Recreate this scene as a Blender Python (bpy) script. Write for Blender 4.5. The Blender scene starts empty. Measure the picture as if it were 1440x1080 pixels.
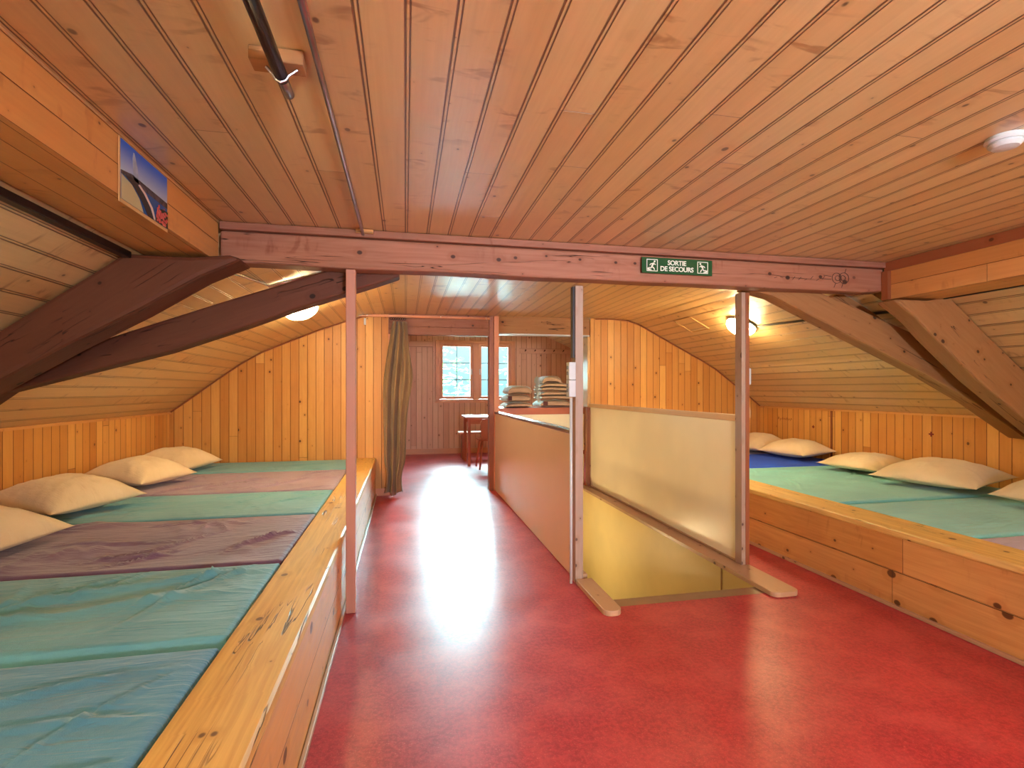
import bpy, bmesh, math, random
from mathutils import Vector, Matrix, noise
random.seed(7)
PI = math.pi
S = bpy.context.scene
COL = S.collection

# ------------------------------------------------------------------ camera
cam_d = bpy.data.cameras.new('camera')
cam = bpy.data.objects.new('camera', cam_d); COL.objects.link(cam)
cam_d.sensor_width = 36; cam_d.lens = 36 * 715 / 1440
cam_d.shift_y = 8 / 1440
cam_d.clip_start = 0.02
TH = math.atan(150 / 715)
cam.location = (0, 0, 1.2)
cam.rotation_euler = (PI / 2, 0, -TH)
S.camera = cam

# ------------------------------------------------------------------ world, view
S.view_settings.view_transform = 'Standard'
S.view_settings.look = 'None'
S.view_settings.gamma = 1
S.view_settings.use_curve_mapping = False
S.view_settings.exposure = 1.62
WORLD = 84.0
SKY_REST = 6.0
LAMP = 52.0
w = bpy.data.worlds.new('sky'); S.world = w; w.use_nodes = True
nt = w.node_tree; nt.nodes.clear()
out = nt.nodes.new('ShaderNodeOutputWorld'); bg = nt.nodes.new('ShaderNodeBackground')
# overcast sky shaped for lighting: dimmed horizon, one added bright bank beyond the far window
tc = nt.nodes.new('ShaderNodeTexCoord'); sx = nt.nodes.new('ShaderNodeSeparateXYZ'); nt.links.new(tc.outputs['Generated'], sx.inputs[0])
def wm(op, a, b=0.0):
    x = nt.nodes.new('ShaderNodeMath'); x.operation = op
    for v, i in ((a, x.inputs[0]), (b, x.inputs[1])):
        if isinstance(v, (int, float)): i.default_value = v
        else: nt.links.new(v, i)
    return x.outputs[0]
def wr_(v, a, b, c, d):
    x = nt.nodes.new('ShaderNodeMapRange'); x.interpolation_type = 'SMOOTHSTEP'; nt.links.new(v, x.inputs[0])
    for k, q in enumerate((a, b, c, d)): x.inputs[k + 1].default_value = q
    return x.outputs[0]
elev = wr_(sx.outputs[2], .098, .125, 0.0, 1.0)
sector = wr_(sx.outputs[1], .25, .75, SKY_REST, WORLD)
low = wr_(sx.outputs[2], -.05, .098, .30, .55)
stren = wm('ADD', wm('MULTIPLY', elev, sector), low)
nt.links.new(stren, bg.inputs[1])
bg.inputs[0].default_value = (0.48, 0.90, 1.0, 1)
nt.links.new(bg.outputs[0], out.inputs[0])

def portal(loc, rot, sxx, syy):
    l = bpy.data.lights.new('window_portal', 'AREA'); l.shape = 'RECTANGLE'; l.size = sxx; l.size_y = syy
    l.cycles.is_portal = True
    o = bpy.data.objects.new('window_portal', l); o.location = loc; o.rotation_euler = rot; COL.objects.link(o)
portal((1.3, 9.75, 1.55), (-PI / 2, 0, 0), 1.5, 1.1)
portal((1.15, -2.2, 1.4), (PI / 2, 0, 0), 0.8, 0.7)
def fill_light(loc, rot, sxx, syy, power, colour):
    l = bpy.data.lights.new('rear_fill', 'AREA'); l.shape = 'RECTANGLE'; l.size = sxx; l.size_y = syy
    l.energy = power; l.color = colour
    o = bpy.data.objects.new('rear_fill', l); o.location = loc; o.rotation_euler = rot; COL.objects.link(o)
fill_light((1.15, -2.35, 1.3), (PI / 2 + math.radians(15), 0, 0), 0.6, 0.5, 250, (0.90, 0.88, 1.0))  # soft fill added at the unseen rear opening, tilted up to the ceiling

# ------------------------------------------------------------------ helpers
def lin(c):
    c = c / 255.0
    return c / 12.92 if c <= 0.04045 else ((c + 0.055) / 1.055) ** 2.4
def rgb(r, g, b): return (lin(r), lin(g), lin(b), 1)

def tag(o, label=None, cat=None, group=None, kind=None):
    if label: o['label'] = label
    if cat: o['category'] = cat
    if group: o['group'] = group
    if kind: o['kind'] = kind
    return o
def empty(name, loc, label, cat, group=None, rz=0):
    o = bpy.data.objects.new(name, None); COL.objects.link(o)
    o.location = loc; o.rotation_euler = (0, 0, rz); o.empty_display_size = 0.1
    return tag(o, label, cat, group)

def uv_dir(me, d):
    d = Vector(d).normalized()
    uvl = me.uv_layers.get('uv') or me.uv_layers.new(name='uv')
    for p in me.polygons:
        n = p.normal
        t = n.cross(d)
        if t.length < 0.3:
            a = Vector((0, 0, 1)) if abs(n.z) < 0.7 else Vector((1, 0, 0))
            t = n.cross(a).normalized(); dd = t.cross(n)
        else:
            t.normalize(); dd = d
        for li in p.loop_indices:
            co = me.vertices[me.loops[li].vertex_index].co
            uvl.data[li].uv = (co.dot(t), co.dot(dd))

def mesh(name, verts, faces, mat, parent=None, d=(0, 1, 0), uvs=None, smooth=False, bevel=0, solid=0):
    me = bpy.data.meshes.new(name)
    me.from_pydata([tuple(v) for v in verts], [], faces); me.update()
    if uvs:
        l = me.uv_layers.new(name='uv')
        for p in me.polygons:
            for li in p.loop_indices: l.data[li].uv = uvs[me.loops[li].vertex_index]
    else:
        uv_dir(me, d)
    if mat: me.materials.append(mat)
    if smooth:
        for p in me.polygons: p.use_smooth = True
    o = bpy.data.objects.new(name, me); COL.objects.link(o)
    if parent: o.parent = parent
    if solid:
        m = o.modifiers.new('solid', 'SOLIDIFY'); m.thickness = solid; m.offset = 0
    if bevel:
        m = o.modifiers.new('bevel', 'BEVEL'); m.width = bevel; m.segments = 2; m.limit_method = 'ANGLE'; m.angle_limit = 0.6
    return o

class MB:
    def __init__(s): s.v = []; s.f = []
    def add(s, vs, fs):
        b = len(s.v); s.v += [tuple(v) for v in vs]; s.f += [tuple(b + i for i in f) for f in fs]; return s
    def box(s, x0, x1, y0, y1, z0, z1):
        vs = [(x, y, z) for z in (z0, z1) for y in (y0, y1) for x in (x0, x1)]
        return s.add(vs, [(0, 2, 3, 1), (4, 5, 7, 6), (0, 1, 5, 4), (2, 6, 7, 3), (0, 4, 6, 2), (1, 3, 7, 5)])
    def prism(s, pts, y0, y1, ax='y'):
        """pts = 2D outline; ax y: (x,z) extruded in y; ax z: (x,y) extruded in z; ax x: (y,z) extruded in x"""
        n = len(pts)
        def P(p, e):
            return (p[0], e, p[1]) if ax == 'y' else ((p[0], p[1], e) if ax == 'z' else (e, p[0], p[1]))
        a = sum(pts[i][0] * pts[(i + 1) % n][1] - pts[(i + 1) % n][0] * pts[i][1] for i in range(n))
        ccw = a > 0
        if ax == 'y': ccw = not ccw
        if not ccw: pts = pts[::-1]
        vs = [P(p, y0) for p in pts] + [P(p, y1) for p in pts]
        fs = [tuple(range(n))[::-1], tuple(range(n, 2 * n))] + [(i, (i + 1) % n, n + (i + 1) % n, n + i) for i in range(n)]
        return s.add(vs, fs)
    def tube(s, pts, r, seg=10, rads=None):
        pts = [Vector(p) for p in pts]; n = len(pts); rings = []
        up = None
        for i, p in enumerate(pts):
            if i == 0: t = pts[1] - p
            elif i == n - 1: t = p - pts[i - 1]
            else: t = (pts[i + 1] - p).normalized() + (p - pts[i - 1]).normalized()
            t.normalize()
            if up is None:
                up = Vector((0, 0, 1)) if abs(t.z) < 0.9 else Vector((1, 0, 0))
            a = t.cross(up).normalized(); b = a.cross(t).normalized(); up = b
            rr = rads[i] if rads else r
            rings.append([p + (a * math.cos(2 * PI * k / seg) + b * math.sin(2 * PI * k / seg)) * rr for k in range(seg)])
        vs = [v for R in rings for v in R]
        fs = [(i * seg + k, i * seg + (k + 1) % seg, (i + 1) * seg + (k + 1) % seg, (i + 1) * seg + k) for i in range(n - 1) for k in range(seg)]
        fs += [tuple(range(seg))[::-1], tuple((n - 1) * seg + k for k in range(seg))]
        return s.add(vs, fs)
    def lathe(s, prof, seg=32, M=None):
        M = M or Matrix.Identity(4)
        vs = [M @ Vector((r * math.cos(2 * PI * k / seg), r * math.sin(2 * PI * k / seg), z)) for r, z in prof for k in range(seg)]
        n = len(prof)
        fs = [(i * seg + k, i * seg + (k + 1) % seg, (i + 1) * seg + (k + 1) % seg, (i + 1) * seg + k) for i in range(n - 1) for k in range(seg)]
        fs += [tuple(range(seg))[::-1], tuple((n - 1) * seg + k for k in range(seg))]
        return s.add(vs, fs)
    def build(s, name, mat, parent=None, **k): return mesh(name, s.v, s.f, mat, parent, **k)
def box(name, b, mat, parent=None, **k): return MB().box(*b).build(name, mat, parent, **k)

# ------------------------------------------------------------------ materials
class NT:
    def __init__(s, name):
        s.m = bpy.data.materials.new(name); s.m.use_nodes = True; s.t = s.m.node_tree; s.t.nodes.clear()
        s.o = s.t.nodes.new('ShaderNodeOutputMaterial'); s.b = s.t.nodes.new('ShaderNodeBsdfPrincipled')
        s.t.links.new(s.b.outputs[0], s.o.inputs[0])
    def n(s, t, **k):
        x = s.t.nodes.new('ShaderNode' + t)
        for a, v in k.items(): setattr(x, a, v)
        return x
    def L(s, a, b): s.t.links.new(a, b)
    def val(s, x, i):
        if isinstance(x, (int, float)): i.default_value = x
        elif isinstance(x, tuple): i.default_value = x
        else: s.L(x, i)
    def M(s, op, a, b=0.0, c=0.0):
        x = s.n('Math', operation=op); s.val(a, x.inputs[0]); s.val(b, x.inputs[1]); s.val(c, x.inputs[2]); return x.outputs[0]
    def R(s, v, a, b, c=0.0, d=1.0, smooth=True):
        x = s.n('MapRange'); x.interpolation_type = 'SMOOTHSTEP' if smooth else 'LINEAR'
        s.val(v, x.inputs[0]); s.val(a, x.inputs[1]); s.val(b, x.inputs[2]); s.val(c, x.inputs[3]); s.val(d, x.inputs[4]); return x.outputs[0]
    def mix(s, f, a, b, blend='MIX'):
        x = s.n('Mix', data_type='RGBA', blend_type=blend); s.val(f, x.inputs[0]); s.val(a, x.inputs[6]); s.val(b, x.inputs[7]); return x.outputs[2]
    def vec(s, x, y, z=0.0):
        c = s.n('CombineXYZ'); s.val(x, c.inputs[0]); s.val(y, c.inputs[1]); s.val(z, c.inputs[2]); return c.outputs[0]
    def noise(s, v, sc, det=2.0, ro=0.5, dist=0.0):
        x = s.n('TexNoise'); s.val(v, x.inputs['Vector']); x.inputs['Scale'].default_value = sc; x.inputs['Detail'].default_value = det
        x.inputs['Roughness'].default_value = ro; x.inputs['Distortion'].default_value = dist; return x.outputs[0]
    def wn(s, v):
        x = s.n('TexWhiteNoise', noise_dimensions='1D'); s.val(v, x.inputs['W']); return x.outputs['Value']
    def bump(s, h, dist, strength=1.0):
        x = s.n('Bump'); s.val(h, x.inputs['Height']); x.inputs['Distance'].default_value = dist; x.inputs['Strength'].default_value = strength
        s.L(x.outputs[0], s.b.inputs['Normal'])

def wood(name, c1, c2, width=0.12, groove=0.0025, rough=0.4, knots=1.0, bead=False, length=2.3, spec=0.5, knotcol=(70, 32, 14), grain=1.0, crack=0.0, gcol=(60, 25, 10), vary=1.0, kdens=4.5, coat=0.0, smudge=0.0):
    N = NT(name)
    uv = N.n('UVMap', uv_map='uv').outputs[0]
    sp = N.n('SeparateXYZ'); N.L(uv, sp.inputs[0]); u, v = sp.outputs[0], sp.outputs[1]
    ub = N.M('DIVIDE', u, width); idx = N.M('FLOOR', ub); fu = N.M('FRACT', ub)
    rnd = N.wn(idx); rnd2 = N.wn(N.M('ADD', idx, 37.7))
    vo = N.M('MULTIPLY_ADD', rnd2, 13.0, v)
    # cross joints
    vl = N.M('DIVIDE', vo, length); jdx = N.M('FLOOR', vl)
    rnd3 = N.wn(N.M('MULTIPLY_ADD', jdx, 7.31, idx))
    tone = N.M('MULTIPLY', rnd3, vary)
    col = N.mix(tone, rgb(*c1), rgb(*c2))
    # grain
    gv = N.vec(N.M('MULTIPLY', u, 55.0), N.M('MULTIPLY', vo, 1.6), N.M('MULTIPLY', idx, 3.7))
    g = N.noise(gv, 1.0, 4.0, 0.6, 0.4)
    gv2 = N.vec(N.M('MULTIPLY', u, 9.0), N.M('MULTIPLY', vo, 1.1), N.M('MULTIPLY', idx, 1.9))
    g2 = N.noise(gv2, 1.0, 2.0, 0.5, 1.0)
    ring = N.M('SINE', N.M('MULTIPLY', g2, 42.0))
    gg = N.M('ADD', N.M('MULTIPLY', N.M('SUBTRACT', g, 0.5), 0.55 * grain), N.M('MULTIPLY', ring, 0.035 * grain))
    dark = N.mix(1.0, col, N.vec(0.70, 0.58, 0.46), 'MULTIPLY')
    f = N.R(gg, 0.32, -0.32, 0.0, 1.0, False)
    col = N.mix(N.M('MULTIPLY', f, 0.8), col, dark)
    # large faint patches
    lp = N.noise(N.vec(N.M('MULTIPLY', u, 3.0), vo, 0.0), 1.3, 2.0)
    col = N.mix(N.R(lp, 0.5, 0.8, 0.0, 0.35), col, dark)
    height = N.M('MULTIPLY', gg, 0.15)
    if smudge > 0:      # dark figured grain running across the boards
        sm = N.noise(N.vec(N.M('MULTIPLY', u, 5.0), N.M('MULTIPLY', vo, 15.0), N.M('MULTIPLY', idx, 5.3)), 1.0, 3.0, 0.6, 0.7)
        gate = N.R(N.noise(N.vec(N.M('MULTIPLY', u, 6.0), N.M('MULTIPLY', vo, 2.3), N.M('MULTIPLY', idx, 2.7)), 1.0, 1.0), 0.50, 0.66)
        sf = N.M('MULTIPLY', N.M('MULTIPLY', N.R(sm, 0.54, 0.70), gate), smudge)
        col = N.mix(sf, col, N.mix(1.0, col, N.vec(0.48, 0.30, 0.20), 'MULTIPLY'))
    if knots > 0:
        kv = N.n('TexVoronoi', voronoi_dimensions='2D', feature='F1')
        N.val(N.vec(N.M('MULTIPLY_ADD', idx, 0.37, u), N.M('MULTIPLY', vo, 0.8)), kv.inputs['Vector']); kv.inputs['Scale'].default_value = kdens
        d = N.M('DIVIDE', kv.outputs['Distance'], kdens)
        kr = N.n('SeparateXYZ'); N.L(kv.outputs['Color'], kr.inputs[0])
        rad = N.M('MULTIPLY', N.M('POWER', kr.outputs[0], 1.5), 0.0125 * knots)
        k = N.R(N.M('SUBTRACT', d, rad), 0.003, -0.003)
        k = N.M('MULTIPLY', k, N.R(kr.outputs[1], 0.25, 0.35))
        halo = N.R(N.M('SUBTRACT', d, N.M('MULTIPLY', rad, 2.3)), 0.012, -0.004, 0.0, 0.45)
        col = N.mix(N.M('MULTIPLY', halo, N.R(kr.outputs[1], 0.25, 0.35)), col, dark)
        col = N.mix(N.M('MULTIPLY', k, 0.85), col, rgb(*knotcol))
    if crack > 0:
        cv = N.noise(N.vec(N.M('MULTIPLY', u, 14.0), N.M('MULTIPLY', vo, 0.9), 4.0), 1.0, 3.0, 0.55, 0.6)
        cr = N.M('ABSOLUTE', N.M('SUBTRACT', cv, 0.5))
        ck = N.M('MULTIPLY', N.R(cr, 0.012, 0.0), N.R(N.noise(N.vec(N.M('MULTIPLY', u, 5.0), v, 9.0), 2.0), 0.5, 0.62))
        ck = N.M('MULTIPLY', ck, crack)
        col = N.mix(ck, col, rgb(38, 18, 10))
        height = N.M('SUBTRACT', height, N.M('MULTIPLY', ck, 1.5))
    if groove > 0:
        e = N.M('MULTIPLY', N.M('MINIMUM', fu, N.M('SUBTRACT', 1.0, fu)), width)
        gr = N.R(e, groove, groove * 0.35)
        if bead:
            e2 = N.M('ABSOLUTE', N.M('SUBTRACT', N.M('MULTIPLY', fu, width), 0.0115))
            gr = N.M('MAXIMUM', gr, N.R(e2, 0.0026, 0.0010))
        jv = N.M('MULTIPLY', N.M('FRACT', vl), length)
        gr = N.M('MAXIMUM', gr, N.R(jv, 0.003, 0.0015))
        col = N.mix(N.M('MULTIPLY', gr, 0.88), col, rgb(*gcol))
        height = N.M('SUBTRACT', height, N.M('MULTIPLY', gr, 2.2))
    N.val(col, N.b.inputs['Base Color'])
    N.val(N.R(g, 0.2, 0.8, rough - 0.06, rough + 0.08), N.b.inputs['Roughness'])
    N.b.inputs['Specular IOR Level'].default_value = spec
    N.b.inputs['Coat Weight'].default_value = coat; N.b.inputs['Coat Roughness'].default_value = 0.3
    N.bump(height, 0.002, 1.0)
    return N.m

def plain(name, c, rough=0.5, metal=0.0, spec=0.5, noise_amt=0.0, nscale=8.0, bump=0.0, bscale=60.0, c2=None):
    N = NT(name)
    tcn = N.n('TexCoord').outputs['Object']
    n1 = N.noise(tcn, nscale, 3.0)
    cc2 = rgb(*(c2 or tuple(x * 0.8 for x in c)))
    N.val(N.mix(N.R(n1, 0.35, 0.7, 0.0, noise_amt), rgb(*c), cc2), N.b.inputs['Base Color'])
    N.b.inputs['Roughness'].default_value = rough; N.b.inputs['Metallic'].default_value = metal
    N.b.inputs['Specular IOR Level'].default_value = spec
    if bump: N.bump(N.noise(tcn, bscale, 3.0), bump)
    return N.m

def cloth(name, c, c2=None, rough=0.75, sheen=0.25, folds=.3):
    N = NT(name)
    tcn = N.n('TexCoord').outputs['Object']
    n1 = N.noise(tcn, 3.0, 3.0); n2 = N.noise(tcn, 420.0, 1.0)
    col = N.mix(N.R(n1, 0.35, 0.7), rgb(*c), rgb(*(c2 or tuple(x * 0.9 for x in c))))
    N.val(N.mix(N.M('MULTIPLY', n2, 0.18), col, rgb(*tuple(x * 0.6 for x in c))), N.b.inputs['Base Color'])
    N.b.inputs['Roughness'].default_value = rough
    N.b.inputs['Sheen Weight'].default_value = sheen
    mp = N.n('Mapping'); N.L(tcn, mp.inputs[0]); mp.inputs['Rotation'].default_value = (0, 0, .5); mp.inputs['Scale'].default_value = (3.0, 15.0, 6.0)
    mp2 = N.n('Mapping'); N.L(tcn, mp2.inputs[0]); mp2.inputs['Rotation'].default_value = (0, 0, -.15); mp2.inputs['Scale'].default_value = (2.0, 11.0, 6.0)
    f1 = N.noise(mp.outputs[0], 1.0, 3.0, .5, .8); f2 = N.noise(mp2.outputs[0], 1.0, 3.0, .5, .8)
    f1 = N.R(N.M('ABSOLUTE', N.M('SUBTRACT', f1, .5)), .12, 0.0); f2 = N.R(N.M('ABSOLUTE', N.M('SUBTRACT', f2, .5)), .10, 0.0)
    N.bump(N.M('ADD', N.M('ADD', N.M('MULTIPLY', f1, 2.4 * folds), N.M('MULTIPLY', f2, 2.8 * folds)), N.M('ADD', N.M('MULTIPLY', N.noise(tcn, 22.0, 3.0), 2.0), N.M('MULTIPLY', n2, .5))), 0.0016)
    return N.m

def emit(name, c, s):
    N = NT(name); N.b.inputs['Base Color'].default_value = c
    N.b.inputs['Emission Color'].default_value = c; N.b.inputs['Emission Strength'].default_value = s
    return N.m

M = {}
M['ceil'] = wood('ceiling_boards', (234, 202, 148), (222, 180, 124), 0.115, 0.0036, 0.42, 0.9, bead=True, length=3.1, spec=1.0, coat=.6, smudge=.75, gcol=(95, 38, 18))
M['wall'] = wood('wall_boards', (234, 178, 100), (204, 136, 64), 0.088, 0.0034, 0.42, 1.05, length=6.0, spec=0.4, gcol=(92, 40, 12), kdens=5)
M['far'] = wood('far_room_boards', (238, 192, 168), (224, 168, 144), 0.10, 0.004, 0.45, 0.9, length=6.0, spec=0.35, gcol=(120, 50, 30), kdens=5)
M['box'] = wood('purlin_boards', (232, 172, 104), (212, 148, 84), 0.10, 0.0018, 0.4, 1.0, length=2.6, gcol=(95, 40, 16), smudge=.5)
M['beam'] = wood('old_timber', (172, 120, 98), (150, 100, 82), 0.6, 0.0, 0.55, 1.2, length=40, spec=0.3, crack=1.0, smudge=.5, grain=2.4, knotcol=(35, 16, 10), kdens=7)
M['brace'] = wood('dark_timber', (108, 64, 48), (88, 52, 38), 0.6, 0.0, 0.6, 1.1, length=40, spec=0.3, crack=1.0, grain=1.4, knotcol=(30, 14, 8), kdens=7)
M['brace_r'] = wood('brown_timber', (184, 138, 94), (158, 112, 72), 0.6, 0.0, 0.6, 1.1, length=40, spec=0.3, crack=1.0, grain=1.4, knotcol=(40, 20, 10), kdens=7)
M['rim'] = wood('worn_rim_plank', (238, 204, 126), (204, 152, 78), 0.6, 0.0, 0.5, 1.1, length=30, grain=3.2, crack=0.9, kdens=6)
M['front'] = wood('bed_front_boards', (230, 180, 114), (210, 152, 88), 0.2, 0.0024, 0.42, 1.7, length=2.7, smudge=.35, grain=1.9, kdens=5.5)
M['post_l'] = wood('painted_post', (206, 150, 132), (196, 140, 122), 0.6, 0.0, 0.4, 0.3, length=30, grain=0.5)
M['post_g'] = wood('grey_post', (188, 166, 150), (160, 130, 118), 0.6, 0.0, 0.42, 1.3, length=30, grain=1.0, crack=0.5, kdens=9)
M['post_b'] = wood('brown_post', (164, 96, 60), (140, 78, 46), 0.6, 0.0, 0.45, 1.0, length=30, grain=1.0, kdens=7)
M['lightwood'] = wood('pale_wood', (226, 186, 130), (210, 164, 106), 0.6, 0.0, 0.4, 0.8, length=30, grain=0.9)
M['trimwood'] = wood('floor_trim_wood', (208, 172, 138), (190, 150, 116), 0.6, 0.0, 0.33, 0.9, length=30, grain=0.8, kdens=8)
M['redwood'] = wood('table_wood', (196, 112, 78), (168, 84, 56), 0.6, 0.0, 0.4, 0.5, length=30, grain=0.8)
M['panel'] = plain('cream_panel', (248, 238, 204), 0.27, noise_amt=0.25, nscale=1.2)
M['panel_l'] = plain('beige_laminate', (222, 196, 176), 0.22, noise_amt=0.15, nscale=1.0)
M['well'] = plain('stairwell_paint', (242, 222, 160), 0.4, noise_amt=0.25, nscale=1.5)
M['alu'] = plain('aluminium', (205, 208, 205), 0.25, 1.0)
M['steel'] = plain('dull_steel', (178, 172, 184), 0.36, 1.0, noise_amt=0.5, nscale=12)
M['dark_steel'] = plain('dark_steel', (70, 62, 70), 0.3, 0.9, noise_amt=0.4, nscale=14)
M['rust'] = plain('flaking_pipe_paint', (186, 110, 84), 0.5, 0.2, noise_amt=1.0, nscale=30, c2=(110, 80, 84))
M['white'] = plain('white_plastic', (206, 212, 214), 0.35)
M['black'] = plain('black_plastic', (26, 18, 18), 0.45)
M['grey'] = plain('grey_plastic', (120, 124, 128), 0.4)
M['teal'] = cloth('teal_sheet', (98, 166, 182), (86, 152, 170))
M['teal_b'] = cloth('blue_green_sheet', (74, 142, 180), (66, 130, 170))
M['mint'] = cloth('mint_sheet', (120, 202, 204), (110, 190, 194), folds=.35)
M['plum'] = cloth('plum_sheet', (118, 84, 116), (104, 74, 104), sheen=0.35)
M['mauve'] = cloth('mauve_sheet', (148, 124, 148), (136, 112, 136), sheen=0.3)
M['blue'] = cloth('royal_blue_cover', (14, 84, 232), (12, 76, 216), sheen=.03, folds=.2)
M['lilac'] = cloth('lilac_sheet', (170, 148, 178), (160, 138, 168))
M['pillow'] = cloth('cream_pillow', (236, 214, 176), (228, 204, 164), sheen=0.2, folds=.1)
M['curtain'] = cloth('olive_curtain', (146, 116, 78), (128, 102, 68), sheen=0.3, folds=0)
M['blanket'] = cloth('brown_blanket', (206, 172, 140), (186, 152, 122), 0.9, folds=0)
M['blanket_s'] = cloth('maroon_stripe', (96, 52, 52), (84, 44, 46), 0.9)
M['fringe'] = cloth('pale_fringe', (206, 206, 196))
M['green'] = plain('sign_green', (4, 74, 34), 0.35)
M['signw'] = plain('sign_white', (238, 242, 230), 0.4)
M['ink'] = plain('ink', (52, 24, 20), 0.7)
M['redink'] = plain('red_ink', (120, 30, 30), 0.7)
M['winframe'] = wood('window_frame_wood', (232, 162, 126), (222, 150, 112), 0.6, 0.0, 0.4, 0.2, length=30, grain=0.5)
M['muntin'] = plain('muntin_grey', (120, 130, 130), 0.4)
M['leaf'] = plain('leaves', (84, 128, 72), 0.6, noise_amt=1.0, nscale=1.5, c2=(50, 92, 52))
M['bark'] = plain('bark', (84, 66, 50), 0.9, bump=0.01, bscale=20)
M['bounce_ground'] = plain('pale_bounce_ground', (240, 238, 230), 0.9, noise_amt=1.0, nscale=0.6)  # unseen ground, made pale to throw light up onto the ceiling
M['tread'] = plain('tread_linoleum', (150, 118, 84), 0.4, noise_amt=0.4)
# lamp glass: frosted dome with a faint pattern
N = NT('lamp_glass')
tcn = N.n('TexCoord').outputs['Object']
pat = N.R(N.noise(tcn, 26.0, 2.0, 0.5, 1.2), 0.55, 0.62)
N.val(N.mix(pat, (1.0, 0.77, 0.38, 1), (1.0, 0.62, 0.25, 1)), N.b.inputs['Emission Color'])
N.val(N.M('MULTIPLY_ADD', pat, -0.35 * LAMP, LAMP), N.b.inputs['Emission Strength'])
N.b.inputs['Base Color'].default_value = (0.8, 0.75, 0.65, 1)
M['lamp'] = N.m
M['lamp_added'] = emit('added_stair_lamp_glass', (1.0, 0.78, 0.42, 1), 11.0)
# glass
N = NT('window_glass'); N.t.nodes.remove(N.b)
tr = N.n('BsdfTransparent'); gl = N.n('BsdfGlossy'); gl.inputs['Roughness'].default_value = 0.02
fr = N.n('Fresnel'); fr.inputs[0].default_value = 1.45
ms = N.n('MixShader'); N.L(N.M('MULTIPLY', fr.outputs[0], 0.8), ms.inputs[0]); N.L(tr.outputs[0], ms.inputs[1]); N.L(gl.outputs[0], ms.inputs[2]); N.L(ms.outputs[0], N.o.inputs[0])
tr.inputs[0].default_value = (0.96, 0.98, 0.97, 1)
M['glass'] = N.m
# red linoleum
N = NT('red_linoleum')
tcn = N.n('TexCoord').outputs['Object']
a = N.noise(tcn, 55.0, 4.0, 0.7); b_ = N.noise(tcn, 5.0, 4.0, 0.6); c_ = N.noise(tcn, 170.0, 2.0)
col = N.mix(N.R(a, 0.38, 0.62), rgb(188, 58, 66), rgb(158, 42, 52))
col = N.mix(N.R(b_, 0.4, 0.68, 0.0, 0.5), col, rgb(206, 84, 84))
col = N.mix(N.R(c_, 0.60, 0.72, 0.0, 0.4), col, rgb(228, 136, 120))
N.val(col, N.b.inputs['Base Color'])
sc = N.noise(tcn, 1.7, 5.0, 0.65)
N.val(N.R(sc, 0.35, 0.65, 0.31, 0.40), N.b.inputs['Roughness'])
N.b.inputs['Specular IOR Level'].default_value = 0.42
tcm = N.n('Mapping'); N.L(tcn, tcm.inputs[0]); tcm.inputs['Scale'].default_value = (0.8, 2.6, 1)
N.bump(N.M('ADD', N.M('MULTIPLY', N.noise(tcm.outputs[0], 2.6, 2.0), 1.0), N.M('MULTIPLY', N.noise(tcn, 70.0, 2.0), 0.08)), 0.0012, 0.3)
M['floor'] = N.m

# ------------------------------------------------------------------ shell
YR, YB, YF = -2.1, 5.95, 9.6            # rear wall, partition, far wall
XL, XR = -2.42, 4.63
def struct(o): o['kind'] = 'structure'; return o

# floor around the stair opening
SX0, SX1, SY0, SY1 = 1.12, 2.17, 2.63, 6.15
fm = MB()
def rect(x0, x1, y0, y1): fm.add([(x0, y0, 0), (x1, y0, 0), (x1, y1, 0), (x0, y1, 0)], [(0, 1, 2, 3)])
rect(XL, XR, YR, SY0); rect(XL, SX0, SY0, SY1); rect(SX1, XR, SY0, SY1); rect(XL, XR, SY1, YF)
struct(fm.build('floor', M['floor']))

# profiles of the boarded ceiling (x, z)
P_front = [(XL, .965), (-1.24, 1.845), (-1.05, 1.985), (-.93, 2.055), (3.16, 2.055), (3.28, 1.985), (3.48, 1.855), (XR, .985)]
P_back = [(XL, .965), (-2.25, 1.092), (-1.96, 1.318), (-1.73, 1.488), (-1.53, 1.61), (-1.33, 1.70), (-.967, 1.857), (-.65, 1.975), (-.46, 2.035), (-.29, 2.06),
          (0.0, 2.066), (2.3, 2.085), (2.51, 2.088), (2.74, 2.075), (2.87, 2.035), (3.226, 1.857), (3.56, 1.686), (3.76, 1.588), (3.956, 1.480), (4.217, 1.293), (4.437, 1.137), (XR, .985)]
P_far = [(XL, .965), (-1.3, 1.82), (-.96, 2.03), (-.5, 2.23), (-.1, 2.40), (2.3, 2.40), (2.71, 2.23), (3.18, 2.03), (3.5, 1.83), (XR, .985)]
def arc(P):
    s = [0]
    for a, b in zip(P, P[1:]): s.append(s[-1] + math.dist(a, b))
    return s
def cz(P, x):
    for a, b in zip(P, P[1:]):
        if a[0] <= x <= b[0]: return a[1] + (b[1] - a[1]) * (x - a[0]) / (b[0] - a[0])
cv, cf, cu = [], [], []
def strip(P, y0, y1):
    b = len(cv); s = arc(P)
    mid = next(s[i] for i, p in enumerate(P) if p[0] >= -0.3)   # keep the boards of all bays aligned
    xm = next(p[0] for p in P if p[0] >= -0.3)
    for (x, z), a in zip(P, s):
        for y in (y0, y1): cv.append((x, y, z)); cu.append((a - mid + xm, y))
    for i in range(len(P) - 1): cf.append((b + 2 * i, b + 2 * i + 1, b + 2 * i + 3, b + 2 * i + 2))
YT = 2.97
strip(P_front, YR, YT); strip(P_back, YT, YB + .02); strip(P_far, YB + .14, YF)
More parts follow.
